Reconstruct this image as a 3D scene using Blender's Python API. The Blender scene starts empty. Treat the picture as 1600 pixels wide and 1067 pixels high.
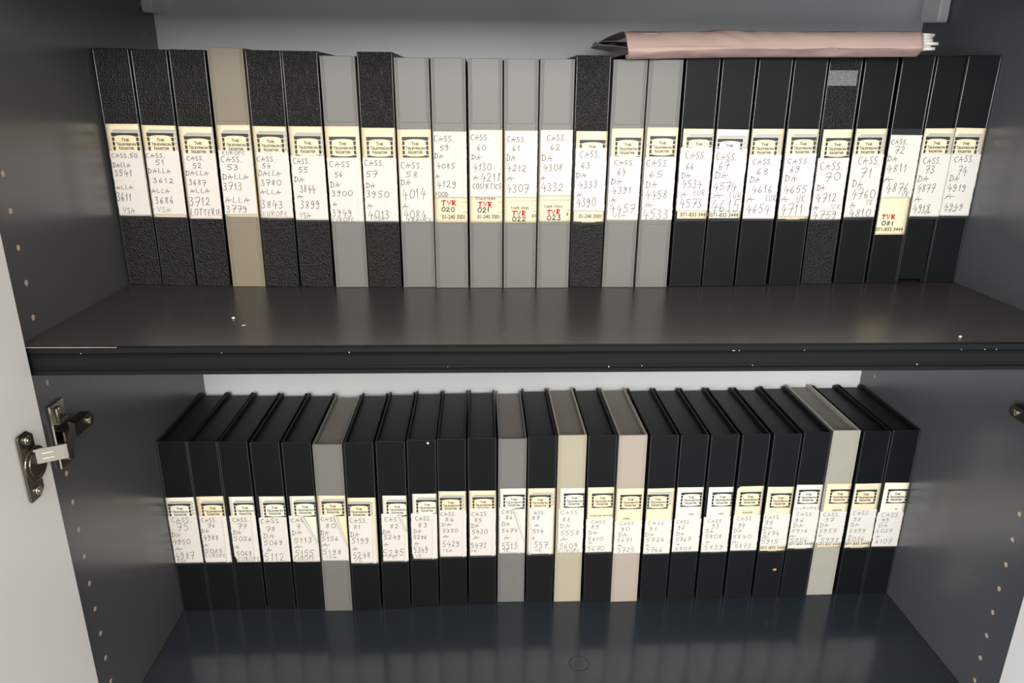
import bpy, bmesh, math, random
from mathutils import Vector, Matrix, noise

scene = bpy.context.scene
col = scene.collection
R = math.radians

# ------------------------------------------------------------------ camera
W = 0.9838            # inner width of the cabinet
FRONT = -0.0635       # front edge of the side panels
BACK = 0.3345         # face of the back panel
SHELF = 0.4573        # top of the shelf
def look(pitch, yaw, roll):
    p, y, r = R(pitch), R(yaw), R(roll)
    fw = Vector((math.sin(y)*math.cos(p), math.cos(y)*math.cos(p), math.sin(p)))
    rt = Vector((math.cos(y), -math.sin(y), 0)); up = rt.cross(fw)
    return math.cos(r)*rt+math.sin(r)*up, -math.sin(r)*rt+math.cos(r)*up, fw
cd = bpy.data.cameras.new('camera'); cam = bpy.data.objects.new('camera', cd); col.objects.link(cam)
cd.sensor_width = 36.0; cd.lens = 1145.50107/1600*36.0; cd.clip_start = 0.01
rt, up, fw = look(-19.00812, 2.58210, 0.60614)
M = Matrix((rt, up, -fw)).transposed().to_4x4(); M.translation = Vector((0.40580, -0.68082, 0.67495))
cam.matrix_world = M
scene.camera = cam

# ------------------------------------------------------------------ world and light
wd = bpy.data.worlds.new('world'); scene.world = wd; wd.use_nodes = True
bg = wd.node_tree.nodes['Background']; bg.inputs[0].default_value = (0.97, 0.99, 1.0, 1); bg.inputs[1].default_value = 0.47
def area(name, loc, target, sx, sy, power, colour):
    l = bpy.data.lights.new(name, 'AREA'); l.shape = 'RECTANGLE'; l.size = sx; l.size_y = sy; l.energy = power; l.color = colour
    o = bpy.data.objects.new(name, l); col.objects.link(o); o.location = loc
    o.rotation_euler = (Vector(target)-Vector(loc)).to_track_quat('-Z', 'Y').to_euler(); return o
area('added_front_light', (0.42, -3.3, 1.45), (0.49, 0.1, 0.42), 1.3, 1.2, 60, (1.0, 0.985, 0.955))  # source added behind the camera to light the cases evenly
area('side_window_light', (-1.7, -2.5, .75), (0.9, 0.1, 0.2), 1.2, 1.5, 50, (0.90, 0.96, 1.0))
area('ceiling_light', (1.6, -2.4, 1.8), (0.2, 0.1, 0.4), 1.2, 1.0, 25, (1.0, 0.88, 0.76))
scene.view_settings.view_transform = 'Standard'; scene.view_settings.look = 'None'
scene.view_settings.gamma = 1; scene.view_settings.use_curve_mapping = False
scene.view_settings.exposure = 0.76

# ------------------------------------------------------------------ materials
def s2l(c): return tuple(((v/255)/12.92 if v/255 <= 0.04045 else ((v/255+0.055)/1.055)**2.4) for v in c)+(1,)
def mat(name, rgb, rough=0.5, metal=0, spec=0.5, var=0.0, vscale=60, bump=None, coat=0, detail=3, rvar=0.0, trans=0):
    m = bpy.data.materials.new(name); m.use_nodes = True; nt = m.node_tree; N = nt.nodes; L = nt.links
    b = N['Principled BSDF']; c = s2l(rgb)
    b.inputs['Base Color'].default_value = c; b.inputs['Roughness'].default_value = rough; b.inputs['Metallic'].default_value = metal
    b.inputs['Specular IOR Level'].default_value = spec; b.inputs['Coat Weight'].default_value = coat
    if trans: b.inputs['Transmission Weight'].default_value = trans
    tc = N.new('ShaderNodeTexCoord')
    if var or rvar:
        n = N.new('ShaderNodeTexNoise'); n.inputs['Scale'].default_value = vscale; n.inputs['Detail'].default_value = detail
        L.new(tc.outputs['Object'], n.inputs['Vector'])
        if var:
            mx = N.new('ShaderNodeMix'); mx.data_type = 'RGBA'
            mx.inputs['A'].default_value = tuple(v*(1-var) for v in c[:3])+(1,); mx.inputs['B'].default_value = tuple(min(1, v*(1+var)) for v in c[:3])+(1,)
            L.new(n.outputs['Fac'], mx.inputs['Factor']); L.new(mx.outputs['Result'], b.inputs['Base Color'])
        if rvar:
            mr = N.new('ShaderNodeMapRange'); mr.inputs['To Min'].default_value = rough-rvar; mr.inputs['To Max'].default_value = rough+rvar
            L.new(n.outputs['Fac'], mr.inputs['Value']); L.new(mr.outputs['Result'], b.inputs['Roughness'])
    if bump:
        sc_, st, dist, kind = bump
        t = N.new('ShaderNodeTexVoronoi' if kind == 'v' else 'ShaderNodeTexNoise'); t.inputs['Scale'].default_value = sc_
        L.new(tc.outputs['Object'], t.inputs['Vector'])
        bp = N.new('ShaderNodeBump'); bp.inputs['Strength'].default_value = st; bp.inputs['Distance'].default_value = dist
        L.new(t.outputs['Distance' if kind == 'v' else 'Fac'], bp.inputs['Height']); L.new(bp.outputs['Normal'], b.inputs['Normal'])
    return m
MT = {
 'B': mat('smooth_black_vinyl', (17, 18, 19), .45, spec=.15, var=.12, rvar=.06, vscale=40, bump=(2500, .10, .0004, 'n')),
 'L': mat('grained_black_vinyl', (17, 16, 16), .40, spec=.26, var=.12, vscale=60, bump=(800, .85, .0007, 'v')),
 'S': mat('speckled_black_vinyl', (20, 21, 23), .45, spec=.15, var=.2, vscale=900, bump=(1800, .35, .0005, 'v')),
 'G': mat('grey_plastic', (110, 110, 105), .42, var=.06, vscale=25),
 'T': mat('tan_plastic', (126, 117, 100), .42, var=.05, vscale=25),
 'Y': mat('cream_plastic', (168, 160, 139), .42, var=.04, vscale=25),
 'P': mat('pinkish_beige_plastic', (166, 154, 142), .42, var=.04, vscale=25),
 'Y2': mat('pale_stone_plastic', (160, 156, 143), .42, var=.05, vscale=40),
}
M_TRAY = mat('black_tray_plastic', (23, 23, 24), .5, spec=.3)
M_EDGE = mat('glossy_black_edge', (34, 35, 37), .22, spec=.6)
M_TRAYG = mat('grey_tray_plastic', (120, 114, 104), .5)
M_CREAM = mat('cream_label_paper', (230, 214, 180), .55, var=.05, vscale=55)
M_CREAM2 = mat('pale_label_paper', (230, 225, 206), .55, var=.03, vscale=55)
M_SLIP = mat('white_slip_paper', (216, 210, 202), .6, var=.03, vscale=70)
M_INK = mat('pencil_ink', (34, 33, 40), .6)
M_FAINT = mat('faint_pencil', (112, 110, 110), .7)
M_PRINT = mat('printed_brown_ink', (104, 98, 84), .6)
M_LOGO = mat('printed_dark_ink', (44, 45, 48), .5)
M_LOGOG = mat('printed_grey_ink', (172, 170, 165), .55)
M_RED = mat('red_marker', (200, 32, 45), .5)
M_BLACKPEN = mat('black_marker', (30, 32, 40), .5)
M_SLEEVE = mat('glossy_sleeve_strip', (42, 43, 45), .15)
M_SIDE = mat('dark_grey_laminate', (76, 76, 79), .27, spec=.75, var=.03, vscale=3, rvar=.02)
M_HOLE = mat('raw_chipboard', (186, 164, 142), .9, var=.25, vscale=900)
M_BACKP = mat('white_back_panel', (222, 224, 224), .35)
M_DOOR = mat('pale_door_laminate', (208, 205, 201), .35)
M_TRIM = mat('black_edge_trim', (19, 20, 21), .5, spec=.15, rvar=.06, vscale=120)
M_NICKEL = mat('nickel_steel', (205, 196, 182), .22, metal=1)
M_NICKEL_SHADE = mat('shaded_nickel', (112, 104, 94), .3, metal=1)  # the same nickel with shade put into a darker colour
M_BRACKET = mat('grey_bracket_plastic', (228, 230, 227), .45)
M_PINK = mat('pink_folder_card', (192, 162, 154), .7, var=.05, vscale=18, bump=(60, .25, .002, 'n'))
M_PAPER = mat('white_paper', (232, 229, 220), .7, var=.04, vscale=40)
M_PLASTIC = mat('clear_plastic_sleeve', (176, 168, 158), .12, trans=.55)
M_CRUMB = mat('white_crumb', (236, 234, 228), .7)
M_ORANGE = mat('orange_fleck', (222, 160, 92), .6)
M_TAPE = mat('tape_patch', (98, 99, 98), .28, var=.3, vscale=700, bump=(900, .5, .0006, 'v'))

def shelf_mat():
    m = mat('dark_brown_grey_laminate', (58, 54, 52), .27, spec=.3, var=.05, vscale=9, rvar=.05); nt = m.node_tree; N = nt.nodes; L = nt.links
    return m
M_SHELF = shelf_mat()
def floor_mat():
    m = mat('dark_blue_grey_laminate', (40, 47, 54), .16, rvar=.02, vscale=6); nt = m.node_tree; N = nt.nodes; L = nt.links; b = N['Principled BSDF']
    tc = N.new('ShaderNodeTexCoord'); sp = N.new('ShaderNodeVectorMath'); sp.operation = 'SUBTRACT'; sp.inputs[1].default_value = (.5265, .0463, 0)
    ns = N.new('ShaderNodeTexNoise'); ns.inputs['Scale'].default_value = 90
    L.new(tc.outputs['Object'], sp.inputs[0]); L.new(tc.outputs['Object'], ns.inputs['Vector'])
    ln = N.new('ShaderNodeVectorMath'); ln.operation = 'LENGTH'; L.new(sp.outputs[0], ln.inputs[0])
    a = N.new('ShaderNodeMath'); a.operation = 'MULTIPLY_ADD'; a.inputs[1].default_value = .003; a.inputs[2].default_value = -.0137; L.new(ns.outputs['Fac'], a.inputs[0])
    a2 = N.new('ShaderNodeMath'); a2.operation = 'ADD'; L.new(a.outputs[0], a2.inputs[0]); L.new(ln.outputs['Value'], a2.inputs[1])
    a3 = N.new('ShaderNodeMath'); a3.operation = 'ABSOLUTE'; L.new(a2.outputs[0], a3.inputs[0])
    lt = N.new('ShaderNodeMath'); lt.operation = 'LESS_THAN'; lt.inputs[1].default_value = .0004; L.new(a3.outputs[0], lt.inputs[0])
    mx = N.new('ShaderNodeMix'); mx.data_type = 'RGBA'; mx.inputs['A'].default_value = s2l((40, 47, 54)); mx.inputs['B'].default_value = s2l((14, 15, 17))
    L.new(lt.outputs[0], mx.inputs['Factor']); L.new(mx.outputs['Result'], b.inputs['Base Color'])
    mr = N.new('ShaderNodeMath'); mr.operation = 'MULTIPLY_ADD'; mr.inputs[1].default_value = .5; mr.inputs[2].default_value = .16
    L.new(lt.outputs[0], mr.inputs[0]); L.new(mr.outputs[0], b.inputs['Roughness'])
    return m
M_FLOOR = floor_mat()

# ------------------------------------------------------------------ mesh helpers
def obj(name, bm, mats, parent=None, smooth=False, label=None):
    me = bpy.data.meshes.new(name); bmesh.ops.recalc_face_normals(bm, faces=bm.faces) if smooth != 'keep' else None
    bm.to_mesh(me); bm.free()
    for m in (mats if isinstance(mats, (list, tuple)) else [mats]): me.materials.append(m)
    if smooth:
        for p in me.polygons: p.use_smooth = True
    o = bpy.data.objects.new(name, me); col.objects.link(o)
    if parent: o.parent = parent
    if label: o['label'] = label
    return o
def empty(name, loc=(0, 0, 0), rot=(0, 0, 0), label=None, cat=None, group=None):
    o = bpy.data.objects.new(name, None); col.objects.link(o); o.location = loc; o.rotation_euler = rot; o.empty_display_size = .02
    tag(o, label, cat, group); return o
def tag(o, label=None, cat=None, group=None):
    if label: o['label'] = label
    if cat: o['category'] = cat
    if group: o['group'] = group
def box(bm, x0, x1, y0, y1, z0, z1, bev=0, mi=0, seg=1):
    t = bmesh.new()
    bmesh.ops.create_cube(t, size=1, matrix=Matrix.Translation(((x0+x1)/2, (y0+y1)/2, (z0+z1)/2)) @ Matrix.Diagonal((x1-x0, y1-y0, z1-z0, 1)))
    if bev: bmesh.ops.bevel(t, geom=list(t.edges), offset=bev, segments=seg, profile=.5, affect='EDGES')
    merge(bm, t, mi)
def merge(bm, t, mi=0, mtx=None):
    if mtx: bmesh.ops.transform(t, matrix=mtx, verts=t.verts)
    vs = [bm.verts.new(v.co) for v in t.verts]; t.verts.index_update()
    for f in t.faces:
        try: nf = bm.faces.new([vs[v.index] for v in f.verts]); nf.material_index = mi if mi >= 0 else f.material_index; nf.smooth = f.smooth
        except ValueError: pass
    t.free()
def prism(bm, pts, axis, a0, a1, bev=0, mi=0):
    """polygon pts in the two other axes, extruded along axis from a0 to a1"""
    t = bmesh.new()
    def P(p, a): return {'x': (a, p[0], p[1]), 'y': (p[0], a, p[1]), 'z': (p[0], p[1], a)}[axis]
    A = [t.verts.new(P(p, a0)) for p in pts]; B = [t.verts.new(P(p, a1)) for p in pts]
    t.faces.new(A); t.faces.new(B[::-1]); n = len(pts)
    for i in range(n): t.faces.new((A[i], B[i], B[(i+1) % n], A[(i+1) % n]))
    bmesh.ops.recalc_face_normals(t, faces=t.faces)
    if bev: bmesh.ops.bevel(t, geom=list(t.edges), offset=bev, segments=1, profile=.5, affect='EDGES')
    merge(bm, t, mi)
def cyl(bm, c, ax, r, h, n=24, bev=0, mi=0, r2=None):
    t = bmesh.new(); bmesh.ops.create_cone(t, cap_ends=True, segments=n, radius1=r, radius2=r if r2 is None else r2, depth=h)
    if bev: bmesh.ops.bevel(t, geom=[e for e in t.edges if len(e.link_faces) == 2 and any(len(f.verts) > 4 for f in e.link_faces)], offset=bev, segments=2, profile=.5, affect='EDGES')
    q = Vector((0, 0, 1)).rotation_difference(Vector(ax).normalized()).to_matrix().to_4x4()
    merge(bm, t, mi, Matrix.Translation(c) @ q)
def poly(bm, pts, mi=0):
    try: f = bm.faces.new([bm.verts.new(p) for p in pts]); f.material_index = mi
    except ValueError: pass

# ------------------------------------------------------------------ stroke lettering (a hand that writes with a pen)
def arc(cx, cy, rx, ry, a0, a1, n=10): return [(cx+rx*math.cos(R(a0+(a1-a0)*i/n)), cy+ry*math.sin(R(a0+(a1-a0)*i/n))) for i in range(n+1)]
GL = {
 'A': (.85, [[(0, 0), (.42, 1), (.62, 0)], [(.12, .42), (1.0, .46)]]),
 'B': (.7, [[(.1, 0), (.1, 1)], [(.1, 1), (.6, .95), (.7, .75), (.2, .55), (.75, .4), (.75, .1), (.1, 0)]]),
 'C': (.75, [arc(.55, .5, .5, .5, 60, 290)]),
 'D': (.85, [[(.2, 1), (.15, .05)], [(0, .95), (.55, .85), (.85, .5), (.6, .1), (.0, .0)]]),
 'E': (.7, [[(.75, 1), (.15, .95), (.1, .05), (.75, 0)], [(.12, .5), (.6, .52)]]),
 'F': (.65, [[(.75, 1), (.1, .97), (.1, 0)], [(.1, .5), (.6, .53)]]),
 'I': (.3, [[(.5, 1), (.45, 0)]]),
 'K': (.7, [[(.15, 1), (.1, 0)], [(.75, 1), (.15, .45), (.8, 0)]]),
 'L': (.7, [[(.25, 1), (.1, .03), (.8, .05)]]),
 'M': (.95, [[(.02, 0), (.15, 1), (.45, .35), (.8, 1), (.92, 0)]]),
 'N': (.8, [[(.08, 0), (.12, 1), (.8, .02), (.85, 1)]]),
 'O': (.8, [arc(.48, .5, .44, .5, 80, 440, 14)]),
 'P': (.7, [[(.15, 0), (.15, 1)], [(.0, .95), (.6, .98), (.75, .75), (.5, .5), (.15, .48)]]),
 'R': (.75, [[(.15, 0), (.15, 1)], [(.0, .97), (.6, .98), (.72, .75), (.5, .52), (.18, .5), (.85, 0)]]),
 'S': (.65, [[(.8, .92), (.45, 1), (.15, .82), (.3, .58), (.65, .42), (.7, .15), (.4, 0), (.05, .1)]]),
 'T': (.8, [[(.0, .95), (.95, 1.02)], [(.48, .98), (.42, 0)]]),
 'U': (.75, [[(.1, 1), (.1, .25), (.4, 0), (.72, .25), (.78, 1)]]),
 'V': (.75, [[(.05, 1), (.4, 0), (.8, 1)]]),
 'X': (.75, [[(.05, 1), (.8, 0)], [(.8, 1), (.05, 0)]]),
 '.': (.35, [[(.3, .05), (.38, -.06)]]),
 ' ': (.5, []),
 '-': (.5, [[(.05, .45), (.6, .48)]]),
 '0': (.8, [arc(.48, .5, .42, .48, 100, 460, 14)]),
 '1': (.5, [[(.1, .62), (.5, 1), (.45, 0)]]),
 '2': (.75, [[(.08, .75), (.3, 1), (.65, .9), (.6, .55), (.05, .03), (.4, .1), (.85, .0)]]),
 '3': (.7, [[(.08, .93), (.45, 1), (.68, .8), (.3, .55), (.68, .4), (.65, .08), (.3, -.05), (.02, .1)]]),
 '4': (.8, [[(.4, 1), (.02, .34), (.95, .4)], [(.62, .68), (.52, -.15)]]),
 '5': (.75, [[(.22, .95), (.12, .55), (.55, .6), (.72, .3), (.45, 0), (.02, .06)], [(.2, .96), (.9, 1.02)]]),
 '6': (.7, [[(.6, 1), (.2, .62), (.08, .22), (.35, 0), (.65, .2), (.5, .42), (.12, .28)]]),
 '7': (.8, [[(.0, .93), (.85, 1.0), (.35, -.12)], [(.15, .48), (.9, .54)]]),
 '8': (.75, [[(.72, .85), (.4, 1), (.12, .8), (.4, .52), (.7, .22), (.4, 0), (.08, .2), (.4, .5), (.72, .82)]]),
 '9': (.72, [[(.66, .78), (.35, 1), (.08, .75), (.35, .5), (.66, .75), (.6, .3), (.35, -.08), (.05, .05)]]),
}
SHARP = set('AEFIKLMNTVX14-.')
def smooth_line(p):
    if len(p) < 3: return p
    out = []
    for i in range(len(p)-1):
        a, b, c, d = p[max(i-1, 0)], p[i], p[i+1], p[min(i+2, len(p)-1)]
        for k in range(4):
            t = k/4
            out.append(tuple(.5*(2*b[j]+(c[j]-a[j])*t+(2*a[j]-5*b[j]+4*c[j]-d[j])*t*t+(3*b[j]-a[j]-3*c[j]+d[j])*t**3) for j in (0, 1)))
    return out+[p[-1]]
def strokes(text, x, y, w, h, rnd):
    tot = sum(GL[c][0]+.16 for c in text)-.16; sx = w/tot; out = []; cx = 0
    for c in text:
        gw, ls = GL[c]; dy = rnd.uniform(-.05, .05)*h; sc = rnd.uniform(.92, 1.06); sl = rnd.uniform(-.02, .10)
        for l in ls:
            l = [(px+rnd.uniform(-.03, .03), py+rnd.uniform(-.03, .03)) for px, py in l] if len(l) < 9 else l
            if c not in SHARP and len(l) < 9: l = smooth_line(l)
            out.append([(x+(cx+px*gw)*sx+sl*py*h, y+dy+py*h*sc) for px, py in l])
        cx += gw+.16
    return out
def ribbon(bm, line, wd, depth, mi):
    """flat pen stroke on the paper; depth(u, v) gives how far the paper bulges"""
    n = len(line); L_ = []; R_ = []
    for i, p in enumerate(line):
        a = Vector(line[max(i-1, 0)]); b = Vector(line[min(i+1, n-1)]); t = (b-a)
        if t.length < 1e-6: t = Vector((1, 0))
        t.normalize(); nn = Vector((-t.y, t.x))*wd/2
        if i == 0: p = (p[0]-t.x*wd*.4, p[1]-t.y*wd*.4)
        if i == n-1: p = (p[0]+t.x*wd*.4, p[1]+t.y*wd*.4)
        for s, q in ((1, L_), (-1, R_)):
            u, v = p[0]+s*nn.x, p[1]+s*nn.y; q.append(bm.verts.new((u/1000, -depth(u, v)/1000, v/1000)))
    for i in range(n-1):
        f = bm.faces.new((L_[i], R_[i], R_[i+1], L_[i+1])); f.material_index = mi
_tc = {}
def type_mesh(s):
    """flat printed letters of unit height, width as set by the type; cached vertices and faces"""
    if s in _tc: return _tc[s]
    cu = bpy.data.curves.new('type', 'FONT'); cu.body = s; cu.size = 1; cu.offset = .032
    o = bpy.data.objects.new('type', cu); col.objects.link(o); bpy.context.view_layer.update()
    me = bpy.data.meshes.new_from_object(o.evaluated_get(bpy.context.evaluated_depsgraph_get()))
    vs = [tuple(v.co[:2]) for v in me.vertices]; fs = [tuple(p.vertices) for p in me.polygons]
    bpy.data.objects.remove(o); bpy.data.curves.remove(cu); bpy.data.meshes.remove(me)
    xs = [v[0] for v in vs]; ys = [v[1] for v in vs]; x0, x1, y0, y1 = min(xs), max(xs), min(ys), max(ys)
    _tc[s] = ([((x-x0)/(x1-x0), (y-y0)/(y1-y0)) for x, y in vs], fs); return _tc[s]
def typeset(bm, s, x, y, w, h, d, mi):
    vs, fs = type_mesh(s); V = [bm.verts.new(((x+a*w)/1000, -d/1000, (y+b*h)/1000)) for a, b in vs]
    for f in fs:
        try: nf = bm.faces.new([V[i] for i in f]); nf.material_index = mi
        except ValueError: pass

# ------------------------------------------------------------------ the printed emblem (a television with three words)
def emblem_mesh(shaded):
    bm = bmesh.new(); D = 0
    def q(pts, mi): poly(bm, [(x/1000, 0, -y/1000) for x, y in pts], mi)
    top = [(0, 0), (28.6, 0), (28.5, 3.9)] + [(25.4, 3.9)] + [(14.3+10.6*math.cos(R(a)), 3.9-1.5*math.sin(R(a))) for a in range(10, 171, 20)] + [(3.1, 3.9), (0.1, 3.9)]
    q(top, 0)
    bot = [(.2, 21.8), (28.4, 21.8), (28.4, 19.4), (25.4, 19.4)] + [(14.3+10.6*math.cos(R(a)), 19.2+1.5*math.sin(R(a))) for a in range(10, 171, 20)] + [(3.1, 19.4), (.2, 19.4)]
    q(bot, 0)
    for y0, y1 in ((4.7, 8.7), (9.6, 13.6), (14.5, 18.5)):
        q([(.2, y0), (2.9, y0), (2.5, y1), (.3, y1)], 0); q([(25.5, y0), (28.4, y0), (28.3, y1), (25.9, y1)], 0)
        if shaded: q([(29.0, y0-.6), (32.2, y0-2.6), (32.2, y0+.6), (29.0, y1-.6)], 1)
    if shaded: q([(.2, -.5), (3.4, -3.6), (32.2, -3.4), (28.9, -.5)], 1); q([(29.1, .2), (32.2, -2.6), (32.2, .6), (29.0, 3.2)], 1)
    for first, rest, x, w1, w, y in (('T', 'HE', 10.3, 2.7, 7.8, 8.9), ('T', 'ELEVISION', 4.3, 2.2, 20.4, 13.4), ('R', 'EGISTER', 6.4, 2.1, 16, 17.7)):
        t = bmesh.new(); typeset(t, first, x, -y, w1*.85, 3.3, 0, 0); typeset(t, rest, x+w1, -y, w-w1, 2.7, 0, 0); merge(bm, t, 0)
    me = bpy.data.meshes.new('emblem'); bm.to_mesh(me); bm.free(); me.materials.append(M_LOGO); me.materials.append(M_LOGOG)
    return me
EMB = {1: emblem_mesh(True), 2: emblem_mesh(False)}

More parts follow.
